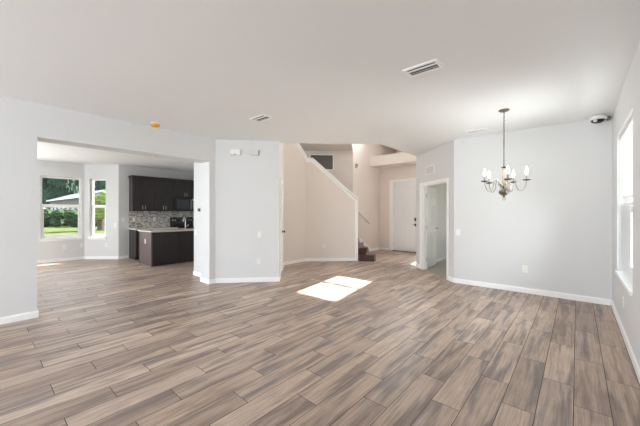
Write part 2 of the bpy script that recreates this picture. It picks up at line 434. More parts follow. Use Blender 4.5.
# tan wall beside the closet, its top following the stairs, and the knee wall
tz = lambda y: 2.92 + (6.05-y)*1.02
m = MB(); m.side([(TW[1]-.05, 0), (6.05, 0), (6.05, 2.92), (3.95, 2.92+2.1*1.02), (TW[1]-.05-1.2, HV), (TW[1]-.05-1.2, H+.3), (TW[1]-.05, H+.3)], 0, 0.12,
                 Matrix(((0, -1, 0, -5.79), (1, 0, 0, 0), (0, 0, 1, 0), (0, 0, 0, 1))))
ST(m.build('wall_stair_left', M['tan']))
KL = hypot(K1[0]-K0[0], K1[1]-K0[1]); ku = Vector(((K1[0]-K0[0])/KL, (K1[1]-K0[1])/KL, 0)); kn = Vector((-ku.y, ku.x, 0))   # kn points to the stairs
KM = Matrix(((ku.x, kn.x, 0, K0[0]), (ku.y, kn.y, 0, K0[1]), (0, 0, 1, 0), (0, 0, 0, 1)))
kz = lambda s: 2.90 if s < 0.18 else 2.90-(s-0.18)*(2.90-1.745)/(KL-0.18)
ST(MB().side([(0, 0), (KL, 0), (KL, kz(KL)-.02), (0.20, 2.86), (0, 2.86)], 0, 0.12, KM).build('wall_stair_knee', M['tan']))
ct = 0.045
cap = MB()
cap.side([(-0.02, 2.86), (0.19, 2.86), (KL+.02, kz(KL)-.02), (KL+.02, kz(KL)+ct), (0.20, 2.86+ct+.02), (-0.02, 2.86+ct+.02)], -0.03, 0.15, KM)
cap.side([(0.0, 2.80), (0.17, 2.80), (KL, kz(KL)-.095), (KL, kz(KL)-.02), (0.19, 2.86), (0.0, 2.86)], -0.012, 0.132, KM)
cap.side([(KL, 0), (KL+.018, 0), (KL+.018, kz(KL)-.02), (KL, kz(KL)-.02)], -0.012, 0.132, KM)
cap.side([(KL-.07, BH), (KL, BH), (KL, kz(KL)-.06), (KL-.07, kz(KL)-.02)], -0.012, -0.0005, KM)
ST(cap.build('trim_knee_wall_cap', M['white']))
tc_ = MB(); TM = Matrix(((0, -1, 0, -5.79), (1, 0, 0, 0), (0, 0, 1, 0), (0, 0, 0, 1)))
tc_.side([(6.07, 2.90), (6.07, 2.965), (5.2, 2.965+.87*1.02), (3.9, 2.965+2.17*1.02), (3.9, 2.90+2.17*1.02)], -0.03, 0.15, TM)
tc_.side([(6.05, 2.85), (6.05, 2.92), (4.4, 2.92+1.65*1.02), (4.4, 2.85+1.65*1.02)], -0.012, 0, TM)
ST(tc_.build('trim_stair_wall_cap', M['white']))
# closet-door wall, angled wall, pier and left wall
CL = hypot(TW[0]-DG1[0], TW[1]-DG1[1])
CD0, CD1 = 0.32, 1.12
wall('wall_closet', TW, DG1, 0, H+.25, M['tan'], 0.12, [(CL-CD1, CL-CD0, 0, 2.03)])
wall('wall_closet_upper', (-5.79, TW[1]), (P1[0]-.02, P1[1]+.02), H+.25, HV, M['tan'], 0.12)
wall('wall_angled', DG1, DG0, 0, H, M['wall'], 0.12)
ST(MB().prism([(XL, YJ1), (XL, DG0[1]+.0), (XL-.08, DG0[1]+.09), (XL2, 3.22), (-6.38, 3.22), (-6.38, 3.10), (XL2, 3.10), (XL2, YJ1)], 0, H).build('wall_pier', M['wall']))
ST(MB().box(-6.38, -6.24, 3.22, YKE+.05, 0, H).build('wall_kitchen_side', M['wall']))
ST(MB().box(XL2, XL, YS, YJ0, 0, H).build('wall_left', M['wall']))
ST(MB().box(XL2, XL, YJ0, YJ1, 2.36, H).build('wall_left_header', M['wall']))
# kitchen and nook walls
W1 = (1.085, 1.975, 0.66, 2.385)
wall('wall_kitchen_end', (-6.24, YKE), (XK, YKE), 0, H, M['wall'], 0.12)
wall('wall_kitchen', (XK, YKE), (XK, BY2), 0, H, M['wall'], 0.12)
NL = hypot(XK-XN, BY2-BY1)
nd = lambda s: (XK+(XN-XK)*s/NL, BY2+(BY1-BY2)*s/NL)
N2 = (0.38, 0.86, 0.66, 2.385)
wall('wall_nook_angled', (XK, BY2), (XN, BY1), 0, H, M['wall'], 0.12, [N2])
wall('wall_nook', (XN, BY1), (XN, YN), 0, H, M['wall'], 0.12, [(BY1-W1[1], BY1-W1[0], W1[2], W1[3]), (1.75, 3.3, 0.66, 2.385)])
wall('wall_nook_south', (XN, YN), (XL2, YN), 0, H, M['wall'], 0.14, [(1.0, 4.4, 0.05, 2.35)])
wall('wall_south', (XL2, YS), (XR, YS), 0, H, M['wall'], 0.14, [(0.85, 5.45, 0.05, 2.35)])
# side room
wall('wall_side_room_left', (-2.97, YF), (-2.97, 7.19), 0, H, M['wall'], 0.0001) if False else None
ST(MB().prism([(-2.965, 7.30), (-2.965, YF), (-2.95, YF), (-2.95, 7.30)], 0, H).build('wall_side_room_left', M['wall']))
wall('wall_side_room_right', (0.35, YB+.12), (0.35, YF), 0, H, M['wall'], 0.1)
wall('wall_side_room_front', (0.45, YF), (-2.95, YF), 0, H, M['wall'], 0.14, [(1.1, 2.4, 0.8, 2.2)])
# plant shelf above the front door
lg = MB().box(XW1, XFR, 9.12, YF, 3.02, 3.36)
ST(lg.build('trim_plant_shelf', M['tan']))

# baseboards
base('baseboard_right', [(XR, YS), (XR, YB), (XR, YB), ][:2])
base('baseboard_back', [(XR-.014, YB), B1, dw(ds0-.075)])
base('baseboard_back_corner', [dw(ds1+.075), B2, (XFR, YF)])
base('baseboard_front', [(SL[0]-.3+.35, YF), (FD[1]+.09, YF)])
base('baseboard_foyer', [(FD[0]-.09, YF), (XW1, YF), (XW1, 9.22)])
base('baseboard_knee', [(K1[0], K1[1]), K0, (TW[0], TW[1])])
cu = ((DG1[0]-TW[0])/CL, (DG1[1]-TW[1])/CL)
cw = lambda s: (TW[0]+cu[0]*s, TW[1]+cu[1]*s)
base('baseboard_closet', [TW, cw(CL-CD1-.07)])
base('baseboard_angled', [cw(CL-CD0+.07), DG1, DG0, (XL, YJ1), (XL2, YJ1), (XL2, 3.10), (-6.38, 3.10), (-6.38, 5.1)])
base('baseboard_left', [(XL2, YJ0), (XL, YJ0), (XL, YS)])
base('baseboard_nook', [(XK, 2.95), (XK, BY2), (XN, BY1), (XN, YN)])
base('baseboard_side_room', [(-2.95, YF), (-2.95, 7.33)])
# stair skirt board on the outer wall
sk = MB()
sk.side([(8.12, 0.55), (8.12, .80), (8.39, 0.58), (9.22, 0.09), (9.22, 0), (9.0, 0)], 0, 0.016, Matrix(((0, 1, 0, XW1), (1, 0, 0, 0), (0, 0, 1, 0), (0, 0, 0, 1))))
ST(sk.build('trim_stair_skirt', M['white']))

# ================================================================ WINDOWS
def window(name, org, rz, w, z0, z1, rail, depth=0.12, sill=0.05, setback=0.08, fr=0.045, label=None, thin=False):
    """org: left foot of the opening on the inner wall face, local x along, local +y outwards"""
    r = thing(name, label, 'window', (org[0], org[1], 0), rz, kind='structure')
    y0, y1 = setback, setback+0.05
    f = MB()
    f.box(0.004, fr, y0, y1, z0+.004, z1-.004); f.box(w-fr, w-.004, y0, y1, z0+.004, z1-.004); f.box(fr, w-fr, y0, y1, z0+.004, z0+fr); f.box(fr, w-fr, y0, y1, z1-fr, z1-.004)
    f.build('window_frame', M['white'], r)
    if rail:
        rh = .020 if thin else .028
        g = MB().box(fr, w-fr, y0-(.0 if thin else .015), y1, rail-rh, rail+rh); g.build('meeting_rail', M['white'], r)
        if not thin:
         s = MB(); a = 0.03
         for (c, d) in ((z0+fr, rail-.028),):
            s.box(fr, fr+a, y0-.012, y1-.02, c, d); s.box(w-fr-a, w-fr, y0-.012, y1-.02, c, d)
            s.box(fr+a, w-fr-a, y0-.012, y1-.02, c, c+a); s.box(fr+a, w-fr-a, y0-.012, y1-.02, d-a, d)
         s.build('lower_sash', M['white'], r)
    MB().box(fr, w-fr, y0+.028, y0+.032, z0+fr, z1-fr).build('pane', M['glass'], r)
    if sill:
        e_ = .025 if sill > .03 else .0
        q = MB().box(-e_, w+e_, -sill, -0.001, z0-.03, z0+.004).box(0.002, w-.002, -0.001, y0, z0-.0, z0+.004)
        if sill > .03: q.box(-0.015, w+.015, -0.016, -0.001, z0-.075, z0-.03)
        q.build('window_sill', M['white'], r)
    return r
# window 1 in nook wall X = -11 : inner face, outward = -X ; local x must run along so that +y = outward
window('window_1', (XN, W1[0]), R(90), W1[1]-W1[0], W1[2], W1[3], 1.58, sill=0.045, label='white framed double-hung nook window, the wider one facing the lawn')
n2a = nd(N2[1]); window('window_2', n2a, atan2(BY2-BY1, XK-XN), N2[1]-N2[0], N2[2], N2[3], 1.58, sill=0.045, label='narrow white double-hung window in the angled nook wall')
window('window_3', (XR, RW[1]), R(-90), RW[1]-RW[0], RW[2], RW[3], 1.43, sill=0.018, setback=0.13, label='tall bright window with a blind on the right wall')
window('window_4', (FW[0], YF), 0, FW[1]-FW[0], FW[2], FW[3], 4.63, sill=0, setback=0.05, fr=0.024, thin=True, label='high foyer window above the front door')
window('window_5', (XN, YS+0.49), R(90), 0.0001+(3.3-1.75), 0.66, 2.385, 1.58, sill=0.045, label='double-hung nook window left of the frame') if False else None
window('window_6', (SL[0], YF), 0, SL[1]-SL[0], SL[2], SL[3], None, sill=0, setback=0.05, label='narrow sidelight right of the front door')

# ================================================================ DOORS
def panel_door(w, h, rows, t=0.035):
    """door leaf, local x 0..w, y 0..t, z 0..h; rows = list of (z0,z1)"""
    m = MB(); st = 0.115*w/0.8+.0; mid = 0.10*w/0.8; e = 0.012
    m.box(0, w, e, t-e, 0, h)
    xs = [(st, w/2-mid/2), (w/2+mid/2, w-st)]
    for y0, y1 in ((0, e), (t-e, t)):
        m.box(0, st, y0, y1, 0, h); m.box(w-st, w, y0, y1, 0, h); m.box(w/2-mid/2, w/2+mid/2, y0, y1, 0, h)
        zz = [0]+[z for r_ in rows for z in r_]+[h]
        for a, b in zip(zz[0::2], zz[1::2]):
            for x0, x1 in xs: m.box(x0, x1, y0, y1, a, b)
        for x0, x1 in xs:
            for a, b in rows: m.box(x0+.03, x1-.03, y0+(.002 if y0 == 0 else 0), y1-(.002 if y0 else 0), a+.03, b-.03)
    return m
def casing(w, h, cwid=0.06, dep=0.115, both=True):
    m = MB()
    for (y0, y1) in (((-0.016, -.0005), (dep+.001+.005, dep+.022)) if both else ((-0.016, -.0005),)):
        m.box(-cwid, 0.0, y0, y1, 0, h+cwid); m.box(w, w+cwid, y0, y1, 0, h+cwid); m.box(0, w, y0, y1, h, h+cwid)
        m.box(-cwid, -cwid+.014, y0-.005, y0, 0, h+cwid) if y0 < 0 else None
        m.box(w+cwid-.014, w+cwid, y0-.005, y0, 0, h+cwid) if y0 < 0 else None
        m.box(-cwid+.014, w+cwid-.014, y0-.005, y0, h+cwid-.014, h+cwid) if y0 < 0 else None
    m.box(0.0005, 0.018, -.0005, dep+.006, 0, h); m.box(w-.018, w-.0005, -.0005, dep+.006, 0, h); m.box(.018, w-.018, -.0005, dep+.006, h-.018, h-.0005)
    m.box(.018, .03, 0.035, 0.07, 0, h-.018); m.box(w-.03, w-.018, 0.035, 0.07, 0, h-.018); m.box(.03, w-.03, 0.035, 0.07, h-.03, h-.018)
    return m
def knob(parent, x, y, z, sgn, mat, name='door_knob'):
    m = MB(); mt = Matrix.Translation((x, y, z)) @ Matrix.Rotation(R(90)*(1 if sgn < 0 else -1), 4, 'X')
    m.lathe([(0, 0), (.033, 0), (.033, .006), (.012, .01), (.011, .035), (.026, .045), (.03, .056), (.024, .068), (0, .072)], 18, mat=mt)
    return m.build(name, mat, parent, True)
rows6 = [(0.22, 0.86), (1.02, 1.56), (1.70, 1.90)]
# front door (door_1): 8 ft six-panel
FWd = FD[1]-FD[0]
d1 = thing('door_1', 'tall white six-panel front door with a black keypad lock', 'door', (FD[0], YF, 0), 0, kind='structure')
casing(FWd, 2.50, 0.065, 0.15, False).build('door_frame', M['white'], d1)
lf = panel_door(FWd-.044, 2.46, [(0.24, 1.02), (1.20, 1.98), (2.12, 2.32)], 0.044).build('door_leaf', M['door'], d1); lf.location = (0.022, 0.072, 0.015)
kx = FWd-.022-.075
k1 = MB().box(kx-.032, kx+.032, 0.045, 0.0735, 1.08, 1.20, bev=.006); k1.build('keypad_deadbolt', M['dark'], d1)
k2 = MB().box(kx-.022, kx+.022, 0.052, 0.0735, 0.90, 1.0, bev=.004); k2.tube([(kx, .06, .96), (kx, .03, .96), (kx-.09, .03, .955)], .009)
k2.build('lever_handle', M['bronze'], d1)
MB().box(0.02, FWd-.02, -0.02, 0.15, 0.0005, 0.016).build('threshold', M['bronze'], d1)
for z in (0.3, 1.25, 2.2): MB().box(0.016, 0.024, 0.058, 0.0725, z-.045, z+.045).build('hinge', M['chrome'], d1)
# interior door (door_2) in the angled back wall, standing open into the side room
o2 = dw(ds1); rz2 = atan2(-DU[1], -DU[0])
d2 = thing('door_2', 'white six-panel door standing open into the side room', 'door', (o2[0], o2[1], 0), rz2, kind='structure')
dwid = ds1-ds0
casing(dwid, DH, 0.055, 0.115).build('door_frame', M['white'], d2)
hinge_l = (0.034, 0.125)
lw = 0.84
leaf = panel_door(lw, 1.99, rows6)
lf = leaf.build('door_leaf', M['door'], d2); lf.location = (hinge_l[0], hinge_l[1], 0.012)
open_world = R(95.0); lf.rotation_euler.z = open_world - rz2
for z in (0.25, 1.02, 1.78):
    MB().lathe([(0, z-.045), (.008, z-.045), (.008, z+.045), (0, z+.045)], 10, (hinge_l[0]-.008, hinge_l[1]-.01, 0)).box(hinge_l[0]-.012, hinge_l[0]+.03, hinge_l[1]-.02, hinge_l[1]-.015, z-.045, z+.045).build('hinge', M['chrome'], d2)
knob(lf, lw-.065, 0, 0.95, -1, M['chrome']); knob(lf, lw-.065, .035, 0.95, 1, M['chrome'])
# closet door (door_3), seen edge-on beside the angled wall
o3 = cw(CL-CD0); rz3 = atan2(-cu[1], -cu[0])
d3 = thing('door_3', 'closet door seen nearly edge-on beyond the angled wall', 'door', (o3[0], o3[1], 0), rz3, kind='structure')
casing(CD1-CD0, 2.03, 0.06, 0.115, False).build('door_frame', M['white'], d3)
lf3 = panel_door(CD1-CD0-.04, 1.99, rows6).build('door_leaf', M['door'], d3); lf3.location = (.02, -.002+.002, .012)
knob(d3, CD1-CD0-.085, 0, 0.93, -1, M['bronze'])

# ================================================================ STAIRS
def camp(px, D): 
    L = (px-320)/296*D; c = R(41); return (-sin(c)*D+cos(c)*L, cos(c)*D+sin(c)*L)
stt = thing('staircase', 'dark stained wooden stairs rising left behind the white capped knee wall', 'staircase', (0, 0, 0))
def kp(s, d): v = KM @ Vector((s, d, 0)); return (v.x, v.y)
e = 0.003
vline = lambda s: (V0[0]-.714*s+.7*e*2, V0[1]-.70*s-.714*e*2)
gx = XW1+.022
steps = [
    ([kp(KL+.03, -.01), kp(KL+.03, -.09), camp(374.6, 8.28), camp(376.4, 8.38), camp(375, 8.55), camp(369.5, 8.85), (gx, 8.98), (gx, 8.12), kp(KL+.03, .14)]),
    ([kp(KL+.03, -.005), camp(366.5, 8.55), camp(368, 8.62), camp(367, 8.8), camp(362.5, 9.1), (gx, 8.70), (gx, 8.12), kp(KL+.03, .14)]),
    ([kp(KL+.03, .10), camp(359.6, 8.75), camp(359.4, 8.9), (gx, 8.42), (gx, 8.12), kp(KL+.0, .16)]),
]
def shrink(poly, k):
    cx = sum(p[0] for p in poly)/len(poly); cy = sum(p[1] for p in poly)/len(poly)
    return [(cx+(p[0]-cx)*k, cy+(p[1]-cy)*k) for p in poly]
RI = 0.18
for i, p in enumerate(steps):
    MB().prism(shrink(p, .985), RI*i+.001, RI*(i+1)-.03).build('riser', M['stairwood'], stt)
    MB().prism(p, RI*(i+1)-.03, RI*(i+1)).build('tread', M['stairwood'], stt, bevel=.006)
for j in range(3, 9):
    s0 = (j-3)*.21
    a, b = kp(KL-.02-s0, .155), kp(KL-.02-s0-.24, .155); c, d = vline(.02+s0+.24), vline(.02+s0)
    MB().prism([a, b, c, d], RI*j+.001, RI*(j+1)-.03).build('riser', M['stairwood'], stt)
    MB().prism([a, b, c, d], RI*(j+1)-.03, RI*(j+1)).build('tread', M['stairwood'], stt)
# wall handrail
hr = thing('stair_handrail', 'white wooden handrail on the tan wall above the lowest stairs', 'handrail', (0, 0, 0))
MB().tube([(XW1+.03, 8.15, 1.53), (XW1+.07, 8.2, 1.50), (XW1+.07, 8.88, 1.07), (XW1+.07, 8.98, 1.02), (XW1+.02, 9.0, 1.01)], .022, 10).build('rail', M['white'], hr, True)
for y in (8.36, 8.80):
    z = 1.50-(y-8.2)*.632
    MB().tube([(XW1+.001, y, z-.07), (XW1+.05, y, z-.06), (XW1+.07, y, z-.018)], .008).build('bracket', M['chrome'], hr, True)

# ================================================================ WALL FITTINGS
def wall_thing(name, label, cat, pt, n, group=None):
    return thing(name, label, cat, pt, face(n), group)
def outlet(pt, n, label, group='wall outlets'):
    r = wall_thing('wall_outlet', label, 'outlet', pt, n, group)
    MB().box(-.037, .037, -.007, -.0005, -.06, .06).build('cover_plate', M['plastic'], r, bevel=.002)
    for z in (-.021, .021):
        q = MB().box(-.017, .017, -.0095, -.007, z-.014, z+.014).build('socket', M['plastic'], r, bevel=.002)
        MB().box(-.008, -.0055, -.0102, -.0095, z-.004, z+.006).box(.0055, .008, -.0102, -.0095, z-.004, z+.006).build('slot', M['dark'], q)
    return r
def switch(pt, n, label, gang=1, group='light switches'):
    r = wall_thing('light_switch', label, 'light switch', pt, n, group); w = .037+.023*(gang-1)
    MB().box(-w, w, -.007, -.0005, -.06, .06).build('cover_plate', M['plastic'], r, bevel=.002)
    for g in range(gang):
        x = (g-(gang-1)/2)*.046
        MB().box(x-.0165, x+.0165, -.012, -.007, -.033, .033).build('rocker', M['plastic'], r, bevel=.002)
    return r
kd = (ku.x, ku.y)
nD = (0.731, -0.682)     # normal of the angled wall (towards the room)
nd_ = Vector((-(DG0[1]-DG1[1]), DG0[0]-DG1[0])).normalized(); nD = (nd_.x, nd_.y)
nBk = Vector((-DU[1], DU[0])).normalized(); nBk = (nBk.x, nBk.y)
nNk = Vector((BY2-BY1, -(XK-XN))).normalized()
nN2 = Vector((-(BY1-BY2), XN-XK)).normalized(); nN2 = (nN2.x, nN2.y)
nK = (-kn.x, -kn.y)
outlet((-0.675, YB, .407), (0, -1), 'white outlet low on the back wall below the chandelier')
outlet((XR, 4.68, .38), (-1, 0), 'white outlet on the right wall below the window')
outlet((-4.765, 3.627, .408), nD, 'white outlet low on the angled wall, under its light switch')
outlet((K0[0]+ku.x*.515, K0[1]+ku.y*.515, .43), nK, 'white outlet low on the tan knee wall of the stairs')
outlet((-6.19, 3.10, .414), (0, -1), 'white outlet low on the kitchen-side face of the pier')
outlet((XN, 1.58, .40), (1, 0), 'white outlet under the wide nook window')
outlet((XN, 1.97, .42), (1, 0), 'small outlet below the right edge of the wide nook window')
q = nd(.36); outlet((q[0], q[1], .42), nN2, 'white outlet under the narrow nook window')
outlet((-2.95, 8.1, .42), (1, 0), 'white outlet inside the side room behind the open door')
switch((-1.755, YB, .936+.05), (0, -1), 'white light switch on the back wall near the open doorway')
switch((-4.752, 3.641, .937), nD, 'white light switch on the angled wall, above its outlet')
switch((-6.281, 3.10, .95), (0, -1), 'white light switch on the kitchen-side face of the pier')
q = nd(.10); switch((q[0], q[1], 1.0), nN2, 'white light switch between narrow nook window and wall corner')
switch((XK, 2.81, 1.17), (1, 0), 'white light switch on the kitchen wall left of the cabinets')
r = wall_thing('thermostat', 'small dark thermostat on the kitchen-side face of the pier', 'thermostat', (-6.12, 3.10, 1.43), (0, -1))
MB().box(-.055, .055, -.006, -.0005, -.04, .04).build('back_plate', M['plastic'], r, bevel=.002)
MB().box(-.045, .045, -.026, -.006, -.035, .035).build('housing', M['dark'], r, bevel=.005)
# door chime and its neighbour, high on the angled wall
r = wall_thing('door_chime', 'white door chime box high on the angled wall, the left of two', 'door chime', (-5.069, 3.300, 2.555), nD)
MB().box(-.095, .095, -.055, -.0005, -.055, .055).build('cover', M['plastic'], r, bevel=.006)
MB().box(-.03, .03, -.0565, -.055, -.048, -.038).build('sound_slot', M['grille'], r)
r = wall_thing('alarm_siren', 'white box high on the angled wall, the right of two', 'alarm box', (-4.82, 3.567, 2.56), nD)
MB().box(-.08, .08, -.05, -.0005, -.052, .052).build('cover', M['wall'], r, bevel=.006)
MB().box(.0805, .084, -.048, -.004, -.05, .05).build('side_grille', M['grille'], r)
# small box on the outer stairwell wall
r = wall_thing('motion_sensor', 'small brown and beige box high on the stairwell wall', 'sensor', (XW1, 8.27, 2.94), (1, 0))
MB().box(-.05, .05, -.04, -.0005, -.075, .075).build('housing', M['beige'], r, bevel=.006)
MB().box(-.035, .035, -.046, -.04, -.01, .05).build('sensor_lens', M['brownp'], r, bevel=.002)
# grille above the open door
gs = (DL*(abs(-2.54-B1[0])/abs(B2[0]-B1[0])))
gp = dw(gs); r = wall_thing('transfer_grille', 'white slatted transfer grille above the open side-room doorway', 'grille', (gp[0], gp[1], 2.35), nBk)
m = MB(); m.box(-.21, -.185, -.012, -.0005, -.10, .10).box(.185, .21, -.012, -.0005, -.10, .10).box(-.185, .185, -.012, -.0005, -.10, -.08).box(-.185, .185, -.012, -.0005, .08, .10)
m.build('frame', M['white'], r)
m = MB()
for i in range(9):
    z = -.072+i*.018; m.box(-.185, .185, -.009, -.002, z-.007, z+.007)
m.build('louvres', M['wall'], r)
MB().box(-.185, .185, -.002, -.0005, -.08, .08).build('backing', M['white'], r)
# return air grille on the stair back wall
vc = (-6.33, V0[1]-(V0[0]+6.33)*.98); nV = (0.70, -0.714)
r = wall_thing('return_air_grille', 'large dark return air grille in a white frame above the stairs', 'grille', (vc[0], vc[1], 3.03), nV)
wv, hv = .40, .265
m = MB(); m.box(-wv, -wv+.035, -.014, -.0005, -hv, hv).box(wv-.035, wv, -.014, -.0005, -hv, hv).box(-wv+.035, wv-.035, -.014, -.0005, -hv, -hv+.035).box(-wv+.035, wv-.035, -.014, -.0005, hv-.035, hv)
m.build('frame', M['white'], r)
m = MB()
for i in range(19):
    z = -hv+.05+i*.024; m.box(-wv+.035, wv-.035, -.010, -.004, z-.005, z+.005)
m.build('louvres', M['grille'], r)
MB().box(-wv+.035, wv-.035, -.003, -.0005, -hv+.035, hv-.035).build('backing', M['void'], r)  # grey sheet stands for the shade behind the louvres

# ================================================================ CEILING FITTINGS
def ceiling_vent(loc, rz, label, w=.34, d=.20):
    r = thing('ceiling_vent', label, 'vent', loc, rz, 'ceiling air vents')
    x, y = w/2, d/2; b = .028
    m = MB(); m.box(-x, -x+b, -y, y, -.012, -.0005).box(x-b, x, -y, y, -.012, -.0005).box(-x+b, x-b, -y, -y+b, -.012, -.0005).box(-x+b, x-b, y-b, y, -.012, -.0005)
    m.build('frame', M['white'], r)
    yy = d-2*b; m = MB()
    for c, hw_, tl in ((.30, .019, 10), (.70, .0035, 60)):
        m.box(-x+b, x-b, -hw_, hw_, -.0012, .0012, mat=Matrix.Translation((0, -y+b+yy*c, -.010)) @ Matrix.Rotation(R(tl)*.5, 4, 'X'))
    m.build('louvres', M['white'], r)
    MB().box(-x+b, x-b, -y+b, y-b, -.0022, -.0005).build('backing', M['void'], r)  # dark sheet painted in place of a shaded duct opening
    return r
ceiling_vent((-1.155, 2.885, H), 0, 'white ceiling vent nearest the camera, left of the chandelier')
ceiling_vent((-3.60, 2.79, H), 0, 'white ceiling vent in front of the angled wall')
ceiling_vent((-1.32, 5.68, H), 0, 'slim ceiling vent close to the back wall', .34, .16)
r = thing('smoke_detector', 'smoke detector with an orange dust cap beside the kitchen header', 'smoke detector', (-5.08, 1.84, H))
MB().lathe([(0, -.0005), (.07, -.0005), (.07, -.014), (.062, -.02), (0, -.02)], 28).build('base_plate', M['plastic'], r, True)
MB().lathe([(0, -.02), (.06, -.02), (.066, -.028), (.062, -.052), (.05, -.058), (0, -.058)], 28).build('dust_cap', M['orange'], r, True)
for i, (x, y, lb) in enumerate([(-7.86, 3.40, 'lit recessed downlight in the kitchen ceiling nearest the pier'), (-8.31, 3.81, 'lit recessed downlight just above the right end of the island'),
                         (-9.36, 3.35, 'lit recessed downlight in front of the wall cabinets'), (-9.42, 1.52, 'lit recessed downlight in the breakfast nook ceiling')]):
    r = thing('recessed_light', lb, 'ceiling light', (x, y, H), 0, 'recessed kitchen downlights')
    m = MB(); m.lathe([(.075, -.0005), (.095, -.0005), (.092, -.007), (.075, -.005)], 24); m.build('trim_ring', M['white'], r, True)
    MB().lathe([(0, -.0005), (.076, -.0005), (.07, -.004), (0, -.005)], 24).build('diffuser', M['lamp'], r)
# security camera in the far right corner
r = thing('security_camera', 'white dome security camera in the ceiling corner above the back wall', 'camera', (0.225, 5.93, 0))
mt = Matrix.Translation((0, 0, 2.735)) @ Matrix.Rotation(R(0), 4, 'X')
MB().lathe([(0, .062), (.035, .060), (.075, .045), (.098, .015), (.10, -.005), (.085, -.012), (0, -.012)], 28, mat=mt).build('housing', M['plastic'], r, True)
MB().lathe([(0, -.013), (.078, -.013), (.070, -.035), (.045, -.052), (0, -.06)], 28, mat=mt).build('dome', M['black'], r, True)
MB().lathe([(0, .0), (.022, 0), (.022, .02), (0, .02)], 14, mat=Matrix.Translation((-.03, -.055, 2.712)) @ Matrix.Rotation(R(110), 4, 'X') ).build('lens_ring', M['chrome'], r, True)
MB().tube([(.03, .03, 2.76), (.08, .09, 2.765), (.12, .17, 2.77)], .018, 10).lathe([(0, 0), (.035, 0), (.035, .012), (0, .012)], 16, mat=Matrix.Translation((.12, .189, 2.77)) @ Matrix.Rotation(R(90), 4, 'X')).build('mounting_arm', M['grille'], r, True)

# ================================================================ CHANDELIER
ch = thing('chandelier', 'five-arm chandelier with lit candle bulbs hanging on a chain', 'chandelier', (-.771, 4.794, 0), R(41))
MB().lathe([(0, H-.0005), (.065, H-.0005), (.068, H-.010), (.045, H-.022), (.012, H-.035), (0, H-.036)], 28).build('ceiling_canopy', M['antique'], ch, True)
m = MB(); z = H-.036; i = 0
while z > 2.05:
    pts = []
    for q in range(10):
        a = 2*pi*q/10; u, v = .0085*cos(a), .016*sin(a)
        pts.append((u, 0, z-.014+v) if i % 2 == 0 else (0, u, z-.014+v))
    m.tube(pts, .0025, 5, closed=True); z -= .025; i += 1
m.tube([(.006, .004, H-.03), (.004, -.004, 2.5), (-.005, .003, 2.2), (0, 0, 2.0)], .0022, 5)
m.build('chain', M['antique'], ch, True)
MB().lathe([(0, 2.035), (.006, 2.035), (.008, 2.01), (.034, 2.003), (.036, 1.997), (.018, 1.992), (.010, 1.985), (0, 1.985)], 24).build('top_cap', M['bronze'], ch, True)
MB().lathe([(0, 1.988), (.014, 1.986), (.023, 1.965), (.017, 1.94), (.023, 1.915), (.018, 1.89), (.024, 1.86), (.019, 1.83), (.023, 1.80), (.017, 1.77), (.012, 1.745), (0, 1.745)], 24).build('column', M['cream'], ch, True)
MB().lathe([(0, 1.748), (.03, 1.745), (.034, 1.735), (.018, 1.72), (.016, 1.705), (.048, 1.69), (.066, 1.665), (.062, 1.64), (.035, 1.615), (.014, 1.605), (.012, 1.595), (.018, 1.588), (0, 1.58)], 28).build('bowl', M['antique'], ch, True)
pts = [(.018*cos(2*pi*q/14), 0, 1.562+.018*sin(2*pi*q/14)) for q in range(14)]
MB().tube(pts, .0035, 6, closed=True).build('ring', M['antique'], ch, True)
def bez(p, n=18):
    out = []
    for i in range(len(p)-1):
        p0 = p[max(i-1, 0)]; p1 = p[i]; p2 = p[i+1]; p3 = p[min(i+2, len(p)-1)]
        for k in range(n//3):
            t = k/(n//3)
            out.append(tuple(.5*((2*b)+(-a+c)*t+(2*a-5*b+4*c-d)*t*t+(-a+3*b-3*c+d)*t**3) for a, b, c, d in zip(p0, p1, p2, p3)))
    out.append(p[-1]); return out
RC = .26
for k, th in enumerate((40, 112, 184, 256, 328)):
    a = -R(th); c, s = cos(a), sin(a)
    prof = [(.03, 1.70), (.055, 1.735), (.075, 1.80), (.105, 1.835), (.135, 1.80), (.145, 1.73), (.175, 1.675), (.22, 1.68), (.25, 1.74), (.26, 1.80)]
    arm = MB().tube(bez([(r_*c, r_*s, z_) for r_, z_ in prof]), .0065, 8).build('arm', M['silver'], ch, True)
    # small scroll at the root
    sc = [(.06+.018*cos(t_), 1.75+.022*sin(t_)) for t_ in [q*.5 for q in range(10)]]
    MB().tube([(r_*c, r_*s, z_) for r_, z_ in sc], .004, 6).build('scroll', M['antique'], arm, True)
    MB().lathe([(0, 1.795), (.012, 1.797), (.044, 1.806), (.048, 1.813), (.042, 1.815), (.014, 1.812), (0, 1.812)], 22, (RC*c, RC*s, 0)).build('drip_cup', M['bronze'], arm, True)
    MB().lathe([(0, 1.812), (.012, 1.812), (.012, 1.875), (.009, 1.88), (0, 1.88)], 14, (RC*c, RC*s, 0)).build('candle_sleeve', M['sleeve'], arm, True)
    MB().lathe([(0, 1.88), (.010, 1.881), (.016, 1.90), (.018, 1.918), (.014, 1.945), (.008, 1.975), (0, 1.985)], 16, (RC*c, RC*s, 0)).build('bulb', M['bulb'], arm, True)
    cl_ = light('candle_light', 'POINT', (RC*c, RC*s, 2.0), 1.9, (1, .97, .93)); cl_.data.shadow_soft_size = 0; cl_.parent = ch

